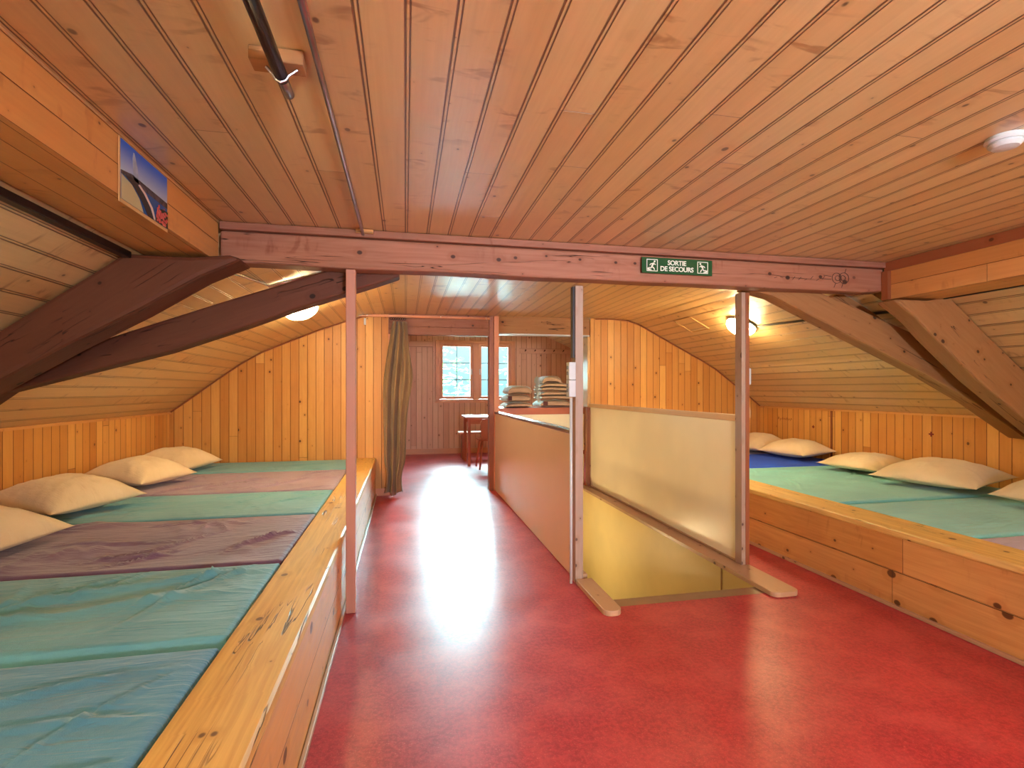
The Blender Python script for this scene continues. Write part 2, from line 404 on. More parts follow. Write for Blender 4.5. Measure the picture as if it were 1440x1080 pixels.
# riser between the straight and the coved slope
def riser(Pa, Pb, y):
    xs = sorted(set([p[0] for p in Pa] + [p[0] for p in Pb])); b = len(cv)
    for x in xs:
        for P in (Pa, Pb): cv.append((x, y, cz(P, x))); cu.append((x, cz(P, x)))
    for i in range(len(xs) - 1): cf.append((b + 2 * i, b + 2 * i + 1, b + 2 * i + 3, b + 2 * i + 2))
riser(P_front, P_back, YT)
ceil = struct(mesh('ceiling', cv, cf, M['ceil'], uvs=cu))

def plane(name, pts, mat, d=(0, 0, 1)):
    return struct(mesh(name, pts, [tuple(range(len(pts)))], mat, d=d))
# knee walls
wl = plane('wall_left', [(XL, YR, 0), (XL, YF, 0), (XL, YF, .965), (XL, YR, .965)], M['wall'])
wr = plane('wall_right', [(XR, YR, 0), (XR, YF, 0), (XR, YF, .985), (XR, YR, .985)], M['wall'])
# rear wall with an opening for the added, unseen window
RW = (0.8, 1.5, 1.10, 1.70)
def poly_wall(name, y, P, mat, hole=None, flip=False, z0=0.0):
    mb = MB(); xs = sorted(set([p[0] for p in P] + ([hole[0], hole[1]] if hole else [])))
    for a, b in zip(xs, xs[1:]):
        za, zb = cz(P, a), cz(P, b)
        if hole and a >= hole[0] - 1e-6 and b <= hole[1] + 1e-6:
            mb.add([(a, y, z0), (b, y, z0), (b, y, hole[2]), (a, y, hole[2])], [(0, 1, 2, 3)])
            mb.add([(a, y, hole[3]), (b, y, hole[3]), (b, y, zb), (a, y, za)], [(0, 1, 2, 3)])
        else:
            mb.add([(a, y, z0), (b, y, z0), (b, y, zb), (a, y, za)], [(0, 1, 2, 3)])
    return struct(mb.build(name, mat, d=(0, 0, 1)))
poly_wall('wall_rear', YR, P_front, M['wall'], RW)
FW = (0.60, 2.02, 1.00, 2.09)
poly_wall('wall_far', YF, P_far, M['far'], FW)
# partition, left part with its doorway jamb, right part
PL = [p for p in P_back if p[0] <= -.29] + [(-.19, cz(P_back, -.19))]
PR = [(2.24, cz(P_back, 2.24))] + [p for p in P_back if p[0] > 2.24]
def part_wall(name, P, z0=0.0):
    pts = [(P[0][0], z0)] + P + [(P[-1][0], z0)]
    return struct(MB().prism(pts, YB, YB + .14).build(name, M['wall'], d=(0, 0, 1)))
part_wall('wall_middle_left', PL); wmr = part_wall('wall_middle_right', PR)
pu = [(p[0], cz(P_back, p[0]) - .0) for p in P_back if -.19 < p[0] < 2.24]
top = MB(); xs = sorted(set([p[0] for p in P_back] + [p[0] for p in P_far]))
for a, b in zip(xs, xs[1:]):
    top.add([(a, YB + .14, min(cz(P_back, a), cz(P_far, a))), (b, YB + .14, min(cz(P_back, b), cz(P_far, b))), (b, YB + .14, cz(P_far, b) + .01), (a, YB + .14, cz(P_far, a) + .01)], [(0, 1, 2, 3)])
struct(top.build('wall_middle_top', M['far'], d=(0, 0, 1)))
# thin beading along the coved top edge of both partition walls
def bead(name, P):
    return struct(MB().tube([(x, YB - .006, z - .012) for x, z in P], 0.008, 6).build(name, M['post_b'], d=(1, 0, 0)))
bead('trim_1', P_back[:10]); bead('trim_2', [p for p in P_back if p[0] > 2.25])
struct(box('trim_3', (XL + .003, XL + .02, YR, YB, .945, .965), M['box']))
struct(box('trim_4', (XR - .02, XR - .003, YR, YB, .965, .984), M['box']))
struct(box('trim_5', (XR - .012, XR - .002, 4.78, 4.80, .43, .965), M['post_b'], d=(0, 0, 1)))
# baseboards of the far room
struct(box('baseboard_far', (XL, XR, YF - .02, YF - .001, 0, .10), M['winframe'], d=(1, 0, 0)))
struct(box('baseboard_partition', (-.34, -.19, YB - .015, YB - .001, 0, .08), M['winframe'], d=(1, 0, 0)))
# stairwell shaft
sw = MB()
Zb = -2.5
sw.add([(SX0, SY0, 0), (SX0, SY1, 0), (SX0, SY1, Zb), (SX0, SY0, Zb)], [(0, 1, 2, 3)])
sw.add([(SX1, SY0, 0), (SX1, SY1, 0), (SX1, SY1, Zb), (SX1, SY0, Zb)], [(0, 1, 2, 3)])
sw.add([(SX0, SY0, 0), (SX1, SY0, 0), (SX1, SY0, Zb), (SX0, SY0, Zb)], [(0, 1, 2, 3)])
sw.add([(SX0, SY1, 0), (SX1, SY1, 0), (SX1, SY1, Zb), (SX0, SY1, Zb)], [(0, 1, 2, 3)])
struct(sw.build('wall_stairwell', M['well']))
struct(mesh('floor_lower', [(SX0, SY0, Zb), (SX1, SY0, Zb), (SX1, SY1, Zb), (SX0, SY1, Zb)], [(0, 1, 2, 3)], M['tread']))
struct(box('trim_6', (SX1 - .006, SX1 - .001, SY0 + .55, SY0 + .56, -1.3, -.035), M['trimwood'], d=(0, 0, 1)))

st = empty('staircase', (0, SY0, 0), 'stair flight dropping through the floor opening with a brown top nosing board', 'staircase')
nose = box('nosing', (SX0 + .002, SX1 - .002, 0.0, .10, -.035, -.001), M['tread'], st, d=(1, 0, 0), bevel=.004)
for i in range(1, 12):
    y = .10 + (i - 1) * .22
    box('tread', (SX0 + .003, SX1 - .003, y, y + .26, -.21 * i - .035, -.21 * i), M['tread'], st, d=(1, 0, 0), bevel=.004)

# ------------------------------------------------------------------ windows
def window(name, x0, x1, z0, z1, y, s, curtainless=True):
    """s=+1: room lies towards -y"""
    e = bpy.data.objects.new(name, None); COL.objects.link(e); e.location = ((x0 + x1) / 2, y, z0); struct(e)
    cx = (x0 + x1) / 2; W = x1 - x0; H = z1 - z0
    f = MB(); t = .06
    ya, yb = sorted((-.035 * s, .09 * s))
    f.box(-W / 2 - .045, -W / 2 + .03, ya, yb, -.04, H + .04); f.box(W / 2 - .03, W / 2 + .045, ya, yb, -.04, H + .04)
    f.box(-W / 2 + .03, W / 2 - .03, ya, yb, -.04, .02); f.box(-W / 2 + .03, W / 2 - .03, ya, yb, H - .02, H + .04)
    f.box(-.05, .05, ya, yb, .02, H - .02)
    f.build('window_frame', M['winframe'], e, d=(0, 0, 1), bevel=.004)
    for a, b in ((-W / 2 + .03, -.05), (.05, W / 2 - .03)):
        sm = MB(); q = .055; y0, y1 = sorted((-.02 * s, .03 * s))
        a += .002; b -= .002; zz0, zz1 = .022, H - .022
        sm.box(a, a + q, y0, y1, zz0, zz1); sm.box(b - q, b, y0, y1, zz0, zz1)
        sm.box(a + q, b - q, y0, y1, zz0, zz0 + q); sm.box(a + q, b - q, y0, y1, zz1 - q, zz1)
        so = sm.build('sash', M['winframe'], e, d=(0, 0, 1), bevel=.004)
        mm = MB(); m = (a + b) / 2; hh = (zz1 - zz0 - 2 * q) / 3
        mm.box(m - .008, m + .008, -.006, .006, zz0 + q, zz1 - q)
        for k in (1, 2): mm.box(a + q, b - q, -.006, .006, zz0 + q + hh * k - .008, zz0 + q + hh * k + .008)
        mm.build('muntin', M['muntin'], so, d=(0, 0, 1))
        box('pane', (a + q, b - q, .010, .014, zz0 + q, zz1 - q), M['glass'], so)
        hx = b - q / 2 if a < 0 else a + q / 2
        hy = -.03 * s
        MB().box(hx - .01, hx + .01, min(hy, -.018 * s), max(hy, -.018 * s), H / 2 - .06, H / 2 + .05).build('window_handle', M['white'], so, bevel=.004)
    box('window_sill', (-W / 2 - .06, W / 2 + .06, *sorted((-.055 * s, -.036 * s)), -.045, -.02), M['winframe'], e, d=(1, 0, 0), bevel=.004)
    return e
window('window_1', FW[0], FW[1], FW[2], FW[3], YF, 1)
window('window_rear_added', RW[0], RW[1], RW[2], RW[3], YR, -1)  # window added out of view to bring cool light into the near bay

# ------------------------------------------------------------------ outdoors
ground = mesh('ground', [(-40, -40, -3.2), (40, -40, -3.2), (40, 50, -3.2), (-40, 50, -3.2)], [(0, 1, 2, 3)], M['bounce_ground']); struct(ground)
def tree(x, y, h, r, seed, label):
    rnd = random.Random(seed)
    t = empty('leafy_tree', (x, y, -3.2), label, 'tree', 'trees outside the far window')
    MB().tube([(0, 0, 0), (.1, .05, h * .4), (-.05, 0, h * .8)], .2, 10, [.28, .2, .08]).build('trunk', M['bark'], t, d=(0, 0, 1), smooth=True)
    mb = MB()
    for i in range(1500):
        a = rnd.uniform(0, 2 * PI); u = rnd.uniform(-1, 1); q = rnd.random() ** (1 / 3)
        c = Vector((r * q * math.sqrt(1 - u * u) * math.cos(a), r * q * math.sqrt(1 - u * u) * math.sin(a), h * .68 + h * .36 * q * u))
        if noise.noise(c * .9 + Vector((seed, 0, 0))) < -.12: continue
        R_ = Matrix.Rotation(rnd.uniform(0, 6), 3, 'Z') @ Matrix.Rotation(rnd.uniform(0, 3), 3, 'X'); s = rnd.uniform(.09, .17)
        mb.add([c + R_ @ Vector(v) * s for v in ((-1, 0, 0), (0, -.5, .1), (1, 0, 0), (0, .5, .1))], [(0, 1, 2, 3)])
    mb.build('foliage', M['leaf'], t)
tree(0.3, 17.5, 6.2, 2.0, 3, 'leafy tree outside the far window, left of two, seen through left sash')
tree(5.2, 17.0, 7.2, 2.1, 9, 'leafy tree outside the far window, right of two, filling right sash')

# ------------------------------------------------------------------ roof timbers
def wob(mb, amp=.004, sc=3.0, seed=0):
    mb.v = [tuple(Vector(v) + noise.noise_vector(Vector(v) * sc + Vector((seed, 0, 0))) * amp) for v in mb.v]
    return mb
def long_prism(pts_top, pts_bot, y0, y1):
    """timber between an upper and a lower outline (same count), as segments"""
    mb = MB(); n = len(pts_top)
    vs = []
    for (a, b) in zip(pts_top, pts_bot):
        vs += [(a[0], y0, a[1]), (a[0], y1, a[1]), (b[0], y1, b[1]), (b[0], y0, b[1])]
    fs = []
    for i in range(n - 1):
        k = 4 * i
        for j in range(4): fs.append((k + j, k + (j + 1) % 4, k + 4 + (j + 1) % 4, k + 4 + j))
    fs += [(0, 3, 2, 1), (4 * n - 4, 4 * n - 3, 4 * n - 2, 4 * n - 1)]
    mb.add(vs, fs)
    return mb
BY0, BY1 = 2.84, 2.955
tie = empty('tie_beam', (1.1, BY0, 1.85), 'long weathered tie beam crossing the room under the ceiling, carrying the green sign', 'beam')
xs = [-.925 + (3.155 + .925) * i / 24 for i in range(25)]
tb = long_prism([(x - 1.1, 0.163) for x in xs], [(x - 1.1, 0.0 + .006 * noise.noise(Vector((x * 2, 0, 0))) + (.012 if x > 3 else 0)) for x in xs], 0, BY1 - BY0)
tb.build('timber', M['beam'], tie, d=(1, 0, 0), bevel=.012)
box('top_batten', (-2.02, 2.05, -.022, .09, .165, .203), M['beam'], tie, d=(1, 0, 0), bevel=.003)
# hand drawn doodle near the right end
dm = MB()
def ring(cx, cz_, rx, rz, r=.0018, a0=0, a1=2 * PI, n=16):
    dm.tube([(cx + rx * math.cos(a0 + (a1 - a0) * k / n), -.0005, cz_ + rz * math.sin(a0 + (a1 - a0) * k / n)) for k in range(n + 1)], r, 5)
dxo = 1.71
ring(dxo - .028, .085, .036, .034); ring(dxo + .028, .087, .038, .036); ring(dxo - .02, .085, .02, .016); ring(dxo + .02, .088, .02, .016)
for a, b in (((dxo - .035, .053), (dxo - .05, .022)), ((dxo + .02, .053), (dxo + .01, .024)), ((dxo + .035, .12), (dxo + .045, .15)), ((dxo - .07, .075), (dxo - .16, .078)), ((dxo - .07, .095), (dxo - .13, .10))):
    dm.tube([(a[0], -.0005, a[1]), (b[0], -.0005, b[1])], .0018, 5)
for i in range(9):
    x = dxo - .5 + i * .045; dm.tube([(x, -.0005, .07 + random.uniform(-.01, .01)), (x + .02, -.0005, .08 + random.uniform(-.012, .015))], .0016, 5)
dm.build('pen_drawing', M['ink'], tie)

# inclined struts behind the tie beam
lab = ['straight dark inclined brace behind the pale slim post, left of the room', 'straight brown inclined brace falling to the right behind the tie beam']
top_l = [(XL + .03, .955), (-1.942, 1.285), (-1.389, 1.50), (-.947, 1.672), (-.713, 1.752), (-.429, 1.86), (-.25, 1.92), (-.06, 1.93)]
bot_l = [(XL + .03, .99 - .16), (-1.942, 1.185), (-1.217, 1.395), (-.833, 1.542), (-.6, 1.635), (-.328, 1.74), (-.16, 1.80), (-.03, 1.85)]
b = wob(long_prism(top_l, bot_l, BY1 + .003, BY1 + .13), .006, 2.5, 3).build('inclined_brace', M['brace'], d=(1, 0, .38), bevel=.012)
tag(b, lab[0], 'beam')
top_r = [(2.30, 1.93), (2.48, 1.945), (2.702, 1.885), (3.10, 1.76), (3.531, 1.605), (4.056, 1.297), (XR - .03, .95)]
bot_r = [(2.27, 1.85), (2.45, 1.815), (2.66, 1.735), (2.9, 1.625), (3.664, 1.326), (4.198, 1.089), (XR - .03, .83)]
top_r = [(2.24, 1.91), (2.48, 1.94), (2.702, 1.885), (3.10, 1.76), (3.531, 1.605), (4.056, 1.297), (XR - .03, .93)]
bot_r = [(2.20, 1.862), (2.42, 1.82), (2.66, 1.72), (2.95, 1.60), (3.664, 1.31), (4.10, 1.10), (XR - .03, .82)]
b = wob(long_prism(top_r, bot_r, BY1 + .003, BY1 + .13), .006, 2.5, 5).build('inclined_brace', M['brace_r'], d=(1, 0, -.45), bevel=.012)
tag(b, lab[1], 'beam')
# heavy rafters in front
def sl(x): return .965 + (x - XL) * (1.845 - .965) / (-1.24 - XL) - .008
def sr(x): return .985 + (XR - x) * (1.855 - .985) / (XR - 3.48) - .008
tl = [(XL + .02, sl(XL + .02)), (-1.9, sl(-1.9)), (-1.5, sl(-1.5)), (-1.26, sl(-1.26)), (-1.0, 1.825), (-.82, 1.842)]
bl = [(XL + .02, .80), (-1.9, 1.14), (-1.5, 1.395), (-1.22, 1.56), (-.95, 1.735), (-.76, 1.825)]
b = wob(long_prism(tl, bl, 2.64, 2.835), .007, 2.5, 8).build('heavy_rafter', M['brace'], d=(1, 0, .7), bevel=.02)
tag(b, 'thick dark rough rafter under the left roof slope, touching the boxed purlin with the picture', 'beam')
trr = [(XR - .02, sr(XR - .02)), (4.2, sr(4.2)), (3.8, sr(3.8)), (3.52, sr(3.52)), (3.36, 1.782), (3.12, 1.782)]
brr = [(XR - .02, .72), (4.2, .985), (3.77, 1.262), (3.42, 1.53), (3.25, 1.672), (3.08, 1.778)]
b = wob(long_prism(trr, brr, 2.70, 2.835), .006, 2.5, 11).build('heavy_rafter', M['brace_r'], d=(1, 0, -.75), bevel=.014)
tag(b, 'thick brown rafter under the right roof slope, below the right boxed purlin', 'beam')
b = long_prism([(3.06, 1.90), (3.16, 1.86), (3.30, 1.79), (3.80, 1.52)], [(2.96, 1.85), (3.06, 1.80), (3.22, 1.735), (3.60, 1.575)], 3.095, 3.16).build('short_strut', M['brace_r'], d=(1, 0, -.5), bevel=.006)
tag(b, 'short dark strut between right end of the tie beam and the inclined brace', 'beam')

# boxed purlins
def purlin(x0, x1, zb, label, s):
    e = empty('boxed_purlin', (x0, 0, zb), label, 'beam')
    W = x1 - x0
    y0, y1 = YR + .01, 2.835
    face = 0 if s > 0 else W          # visible vertical face
    xa, xb = (W - .02, W) if s > 0 else (0, .02)
    h = 2.05 - zb
    box('face_board', (xa, xb, y0, y1, 0, h), M['box'], e, bevel=.002)
    xa2, xb2 = (.0, W - .021) if s > 0 else (.021, W)
    box('bottom_board', (xa2, xb2, y0, y1, 0, .018), M['box'], e)
    return e
purlin(-1.22, -.93, 1.845, 'left boxed purlin clad in orange boards, holding the lake picture', 1)
pr = purlin(3.16, 3.46, 1.80, 'right boxed purlin clad in boards above the dark cable strip', -1)
box('upper_batten', (-.012, -.001, YR + .02, 2.83, .19, .25), M['post_b'], pr)
box('corner_post', (-.028, -.001, 2.79, 2.834, 0.0, .19), M['post_b'], pr, d=(0, 0, 1))

# ------------------------------------------------------------------ posts
p = box('post', (-.312, -.262, 2.845, 2.90, 0, 1.846), M['post_l'], d=(0, 0, 1), bevel=.004)
tag(p, 'slim pinkish square post beside the left bed rim, standing on the red floor', 'post')
pm = empty('post', (1.03, 3.0, 0), 'grey wooden post at near end of the beige stair panel, carrying a white switch box', 'post')
box('shaft', (0, .052, 0, .06, .0, 1.846), M['post_g'], pm, d=(0, 0, 1), bevel=.004)
box('black_duct', (-.014, -.001, .01, .05, 1.40, 1.84), M['black'], pm, d=(0, 0, 1))
p = empty('post', (2.192, 3.0, .03), 'two-tone wooden post at right side of stair opening, standing on a rounded floor strip', 'post')
box('shaft', (0, .030, 0, .07, 0.001, 1.82), M['post_g'], p, d=(0, 0, 1), bevel=.003)
box('shaft_batten', (.031, .060, 0, .07, 0.001, 1.82), M['post_b'], p, d=(0, 0, 1), bevel=.003)
# pillar in the doorway
pp = empty('post', (.975, 6.02, 0), 'brown doorway pillar between passage and blanket shelf', 'post')
box('shaft', (0, .055, -.06, .06, 0, 2.10), M['post_b'], pp, d=(0, 0, 1), bevel=.003)
box('pale_cover_strip', (.056, .115, -.07, .05, 0, 2.10), M['winframe'], pp, d=(0, 0, 1), bevel=.003)
# header beams over the openings
h = empty('header_beam', (0, 5.96, 1.835), 'pinkish header beam over the passage doorway behind the curtain rail', 'beam')
box('timber', (-.188, .97, .0, .13, .09, .262), M['beam'], h, d=(1, 0, 0), bevel=.004)
box('lower_board', (-.188, .97, -.008, .12, 0, .088), M['beam'], h, d=(1, 0, 0), bevel=.003)
h = empty('header_beam', (0, 5.97, 1.875), 'brown header beam above the folded blankets, right of the doorway pillar', 'beam')
box('timber', (1.092, 2.235, 0, .12, 0, .215), M['brace_r'], h, d=(1, 0, 0), bevel=.004)
box('white_edge_strip', (1.092, 2.235, .0, .12, -.016, -.001), M['white'], h, d=(1, 0, 0))
# door jamb left
struct(box('trim_7', (-.188, -.165, 5.94, 6.10, 0, 1.833), M['winframe'], d=(0, 0, 1)))
struct(box('trim_8', (2.205, 2.239, 5.96, 6.13, .985, 1.855), M['lightwood'], d=(0, 0, 1)))

# ------------------------------------------------------------------ stair guards
gp = empty('stair_guard', (1.055, 3.09, 0), 'long beige guard panel with aluminium top rail on left side of stair opening', 'guard panel')
box('panel', (-.012, .012, 0, 2.86, .005, .915), M['panel_l'], gp, d=(0, 1, 0), bevel=.002)
box('top_rail', (-.022, -.004, -.01, 2.86, .916, .940), M['alu'], gp, bevel=.003)
box('top_rail', (.006, .026, -.01, 2.86, .916, .944), M['alu'], gp, bevel=.003)
box('rail_gap', (-.0035, .0055, -.01, 2.86, .916, .925), M['black'], gp)
box('end_strip', (-.024, -.013, -.012, .016, 0.002, .915), M['white'], gp, bevel=.001)
gr = empty('stair_guard', (2.205, 3.075, .03), 'tall cream guard panel with pale wood top strip on right side of stair opening', 'guard panel')
box('panel', (0, .018, 0, 2.80, .0, .955), M['panel'], gr, bevel=.002)
box('top_strip', (-.006, .024, 0, 2.83, .956, 1.00), M['lightwood'], gr, bevel=.003)
box('end_post', (-.045, -.001, 2.78, 2.84, 0, .955), M['post_b'], gr, d=(0, 0, 1), bevel=.003)
# thin corner mouldings
MB().tube([(-.006, 2.77, .92), (-.006, 2.77, .12), (-.006, 2.72, .012), (-.006, .0, .012)], .006, 6).build('moulding', M['trimwood'], gr)

# floor strips with rounded ends
def fstrip(x0, x1, y0, y1, label):
    w_ = x1 - x0; r = .045
    pts = []
    for k in range(7): a = PI + k * PI / 12; pts.append((x0 + r + r * math.cos(a), y0 + r + r * math.sin(a)))
    for k in range(7): a = 1.5 * PI + k * PI / 12; pts.append((x1 - r + r * math.cos(a), y0 + r + r * math.sin(a)))
    pts += [(x1, y1), (x0, y1)]
    o = MB().prism(pts, .0005, .03, 'z').build('floor_strip', M['trimwood'], d=(0, 1, 0), bevel=.004)
    return tag(o, label, 'floor strip')
fstrip(1.03, 1.135, 2.52, 2.995, 'rounded wooden floor strip at foot of the grey post')
fstrip(2.075, 2.255, 2.55, 5.93, 'long rounded floor strip under the two-tone post and cream guard panel')
o = box('edge_strip', (1.07, 1.135, 3.065, 5.93, .0005, .028), M['trimwood'], bevel=.004); tag(o, 'straight wooden edging along the left edge of stair opening', 'edging')

# switch box and conduit on post M
sb = empty('switch_box', (1.004, 2.985, 1.155), 'white double switch box mounted on the grey post', 'switch')
box('housing', (-.022, .022, -.008, .05, 0, .105), M['white'], sb, bevel=.004)
box('housing', (-.022, .022, -.008, .05, .107, .215), M['white'], sb, bevel=.004)
for z in (.03, .06, .135, .17): box('rocker', (-.027, -.0225, .005, .03, z, z + .022), M['grey'], sb, bevel=.001)
o = MB().tube([(1.004, 3.005, 1.15), (1.004, 3.005, .002)], .009, 10).build('conduit', M['white'], smooth=True); tag(o, 'white conduit running down the grey post from the switch box to the floor', 'conduit')
o = box('fuse_strip', (2.262, 2.295, 3.04, 3.06, 1.235, 1.345), M['white'], bevel=.003); tag(o, 'small white plate on right side of the two-tone post', 'plate')
o2 = empty('small_hook', (2.254, 3.03, 1.03), 'tiny pale hook on right side of two-tone post above the guard panel', 'hook')
box('plate', (0, .006, 0, .03, 0, .05), M['lightwood'], o2); box('prong', (.007, .03, .005, .02, .035, .05), M['lightwood'], o2); box('tip', (.022, .034, .005, .02, -.02, .034), M['lightwood'], o2)

# ------------------------------------------------------------------ blanket shelf
bs = empty('blanket_shelf', (1.095, 6.17, 0), 'cream storage box with brown plank top behind the stairs, under the blankets', 'shelf')
box('front_panel', (0, 1.14, 0, .02, 0.001, .89), M['panel'], bs)
box('top_plank', (0, 1.14, -.012, .62, .891, .972), M['redwood'], bs, d=(1, 0, 0), bevel=.003)
box('middle_rail', (.86, 1.14, -.015, -.001, .38, .43), M['redwood'], bs, d=(1, 0, 0), bevel=.002)
box('back_panel', (0, 1.14, .58, .60, 0.001, .89), M['redwood'], bs, d=(1, 0, 0))

def blanket(x, y, z, wx, dy, layers, th, tilt, label, stripe, fringe=False, sag=0.02):
    e = empty('folded_blanket', (x, y, z), label, 'blanket', 'folded blankets on the shelf')
    e.rotation_euler = (0, tilt, 0)
    # serpentine centre line in xz
    path = []
    hw = wx / 2 - th / 2
    for L in range(layers):
        zc = th * (L + .5); seg = [(-hw + 2 * hw * k / 10) for k in range(11)]
        if L % 2: seg = seg[::-1]
        for xx in seg: path.append((xx, zc - sag * (xx / hw) ** 4 * (L + 1) / layers))
        if L < layers - 1:
            sgn = 1 if L % 2 == 0 else -1
            for a in (PI / 4, PI / 2, 3 * PI / 4):
                path.append((sgn * (hw + th / 2 * math.sin(a) * .8), zc - sag * (L + 1) / layers + th / 2 * (1 - math.cos(a))))
    ny = 9; vs = []; n = len(path); t2 = th * .495
    for j in range(ny):
        yy = dy * j / (ny - 1)
        for i, (a, b_) in enumerate(path):
            p0 = path[max(0, i - 1)]; p1 = path[min(n - 1, i + 1)]
            tx, tz = p1[0] - p0[0], p1[1] - p0[1]; l = math.hypot(tx, tz) or 1; nx_, nz_ = -tz / l, tx / l
            edge = (.6 if j in (0, ny - 1) else 1) * (1 if 1 < i < n - 2 else (.42 if i in (0, n - 1) else .86))
            wv = .004 * noise.noise(Vector((a * 6, yy * 6, b_ * 9 + x)))
            for s_ in (1, -1): vs.append((a + nx_ * t2 * s_ * edge, yy + .006 * noise.noise(Vector((a * 9, 3, b_ * 30))), b_ + nz_ * t2 * s_ * edge + wv))
    fs = []; W2 = 2 * n
    for j in range(ny - 1):
        for i in range(n - 1):
            for s_ in (0, 1):
                q = (j * W2 + 2 * i + s_, j * W2 + 2 * i + 2 + s_, (j + 1) * W2 + 2 * i + 2 + s_, (j + 1) * W2 + 2 * i + s_)
                fs.append(q if s_ else q[::-1])
        for i in (0, n - 1): fs.append((j * W2 + 2 * i, j * W2 + 2 * i + 1, (j + 1) * W2 + 2 * i + 1, (j + 1) * W2 + 2 * i))
    for j in (0, ny - 1):
        for i in range(n - 1):
            q = (j * W2 + 2 * i, j * W2 + 2 * i + 1, j * W2 + 2 * i + 3, j * W2 + 2 * i + 2); fs.append(q)
    mesh('folds', vs, fs, M['blanket'], e, smooth=True)
    if stripe:
        box('stripe', (-wx * .34, -wx * .22, -.003, dy * .9, th * .2, th * layers * .8), M['blanket_s'], e)
    if fringe:
        fm_ = MB(); rr = random.Random(int(x * 100))
        for k in range(16):
            yy = .0 + k * .012; zz = th * layers * rr.uniform(.3, 1)
            fm_.tube([(-wx / 2, yy, zz), (-wx / 2 - .02, yy - .01, zz - .03), (-wx / 2 - .015 + rr.uniform(-.02, .03), yy - .02, zz - .08)], .0035, 5)
        fm_.build('fringe', M['fringe'], e)
    return e
blanket(1.40, 6.22, .982, .40, .40, 1, .055, 0, 'flat folded blanket at bottom of the left pile', False)
blanket(1.39, 6.21, 1.046, .40, .40, 1, .092, 0, 'folded brown blanket with maroon stripe in middle of the left pile', True)
blanket(1.41, 6.22, 1.146, .40, .38, 1, .105, 0, 'folded brown blanket on top of the left pile', False, sag=.035)
blanket(1.88, 6.22, .984, .50, .40, 1, .085, 0, 'maroon-edged folded blanket at bottom of the right pile', True)
blanket(1.90, 6.21, 1.080, .48, .40, 2, .048, .012, 'tilted folded brown blanket, second from bottom of the right pile', False, True)
blanket(1.88, 6.21, 1.186, .44, .40, 2, .048, .012, 'tilted folded brown blanket, second from top of the right pile', False, True)
blanket(1.83, 6.23, 1.292, .34, .36, 1, .085, .012, 'crumpled brown blanket on top of the right pile', False, True, sag=.05)

# ------------------------------------------------------------------ beds
def platform(side):
    if side == 'l':
        e = empty('sleeping_platform', (-.325, 0, 0), 'left wooden sleeping platform with worn wide rim, holding the teal and plum mattresses', 'bed')
        s = -1; rw = .215; far = 5.94; back = -(2.42 - .325) + .012
    else:
        e = empty('sleeping_platform', (2.63, 0, 0), 'right wooden sleeping platform with knotty two-board front, holding mint and blue mattresses', 'bed')
        s = 1; rw = .27; far = 5.94; back = XR - 2.63 - .012
    def X(a, b): return tuple(sorted((a * s, b * s)))
    n = 60; y0 = YR + .02
    # rim plank with slightly worn edges
    vs = []; fs = []
    prof = [(.0, .392), (-.004, .40), (-.001, .424), (.008, .43), (rw * .5, .432), (rw - .008, .43), (rw, .422), (rw, .392)]
    for j in range(n + 1):
        y = y0 + (far - y0) * j / n
        for i, (a, z) in enumerate(prof):
            wv = .003 * noise.noise(Vector((a * 5, y * 2.2, s))) if 0 < i < 6 else 0
            vs.append((a * s, y, z + wv))
    k = len(prof)
    for j in range(n):
        for i in range(k):
            q = (j * k + i, j * k + (i + 1) % k, (j + 1) * k + (i + 1) % k, (j + 1) * k + i); fs.append(q if s > 0 else q[::-1])
    fs += [tuple(range(k)), tuple(n * k + i for i in range(k))]
    mesh('rim_plank', vs, fs, M['rim'], e, smooth=False)
    box('front_board', (*X(.004, .03), y0, far, .205, .391), M['front'], e, bevel=.003)
    box('front_board', (*X(.006, .03), y0, far, .012, .203), M['front'], e, bevel=.003)
    box('toe_strip', (*X(-.012, .004), y0, far, .001, .022), M['trimwood'], e, bevel=.003)
    box('deck', (*X(.032, back * s), y0, far, .24, .275), M['front'], e)
    box('support', (*X(1.6, 1.64), y0 + .1, far - .1, 0.001, .238), M['front'], e)
    return e
platform('l'); platform('r')

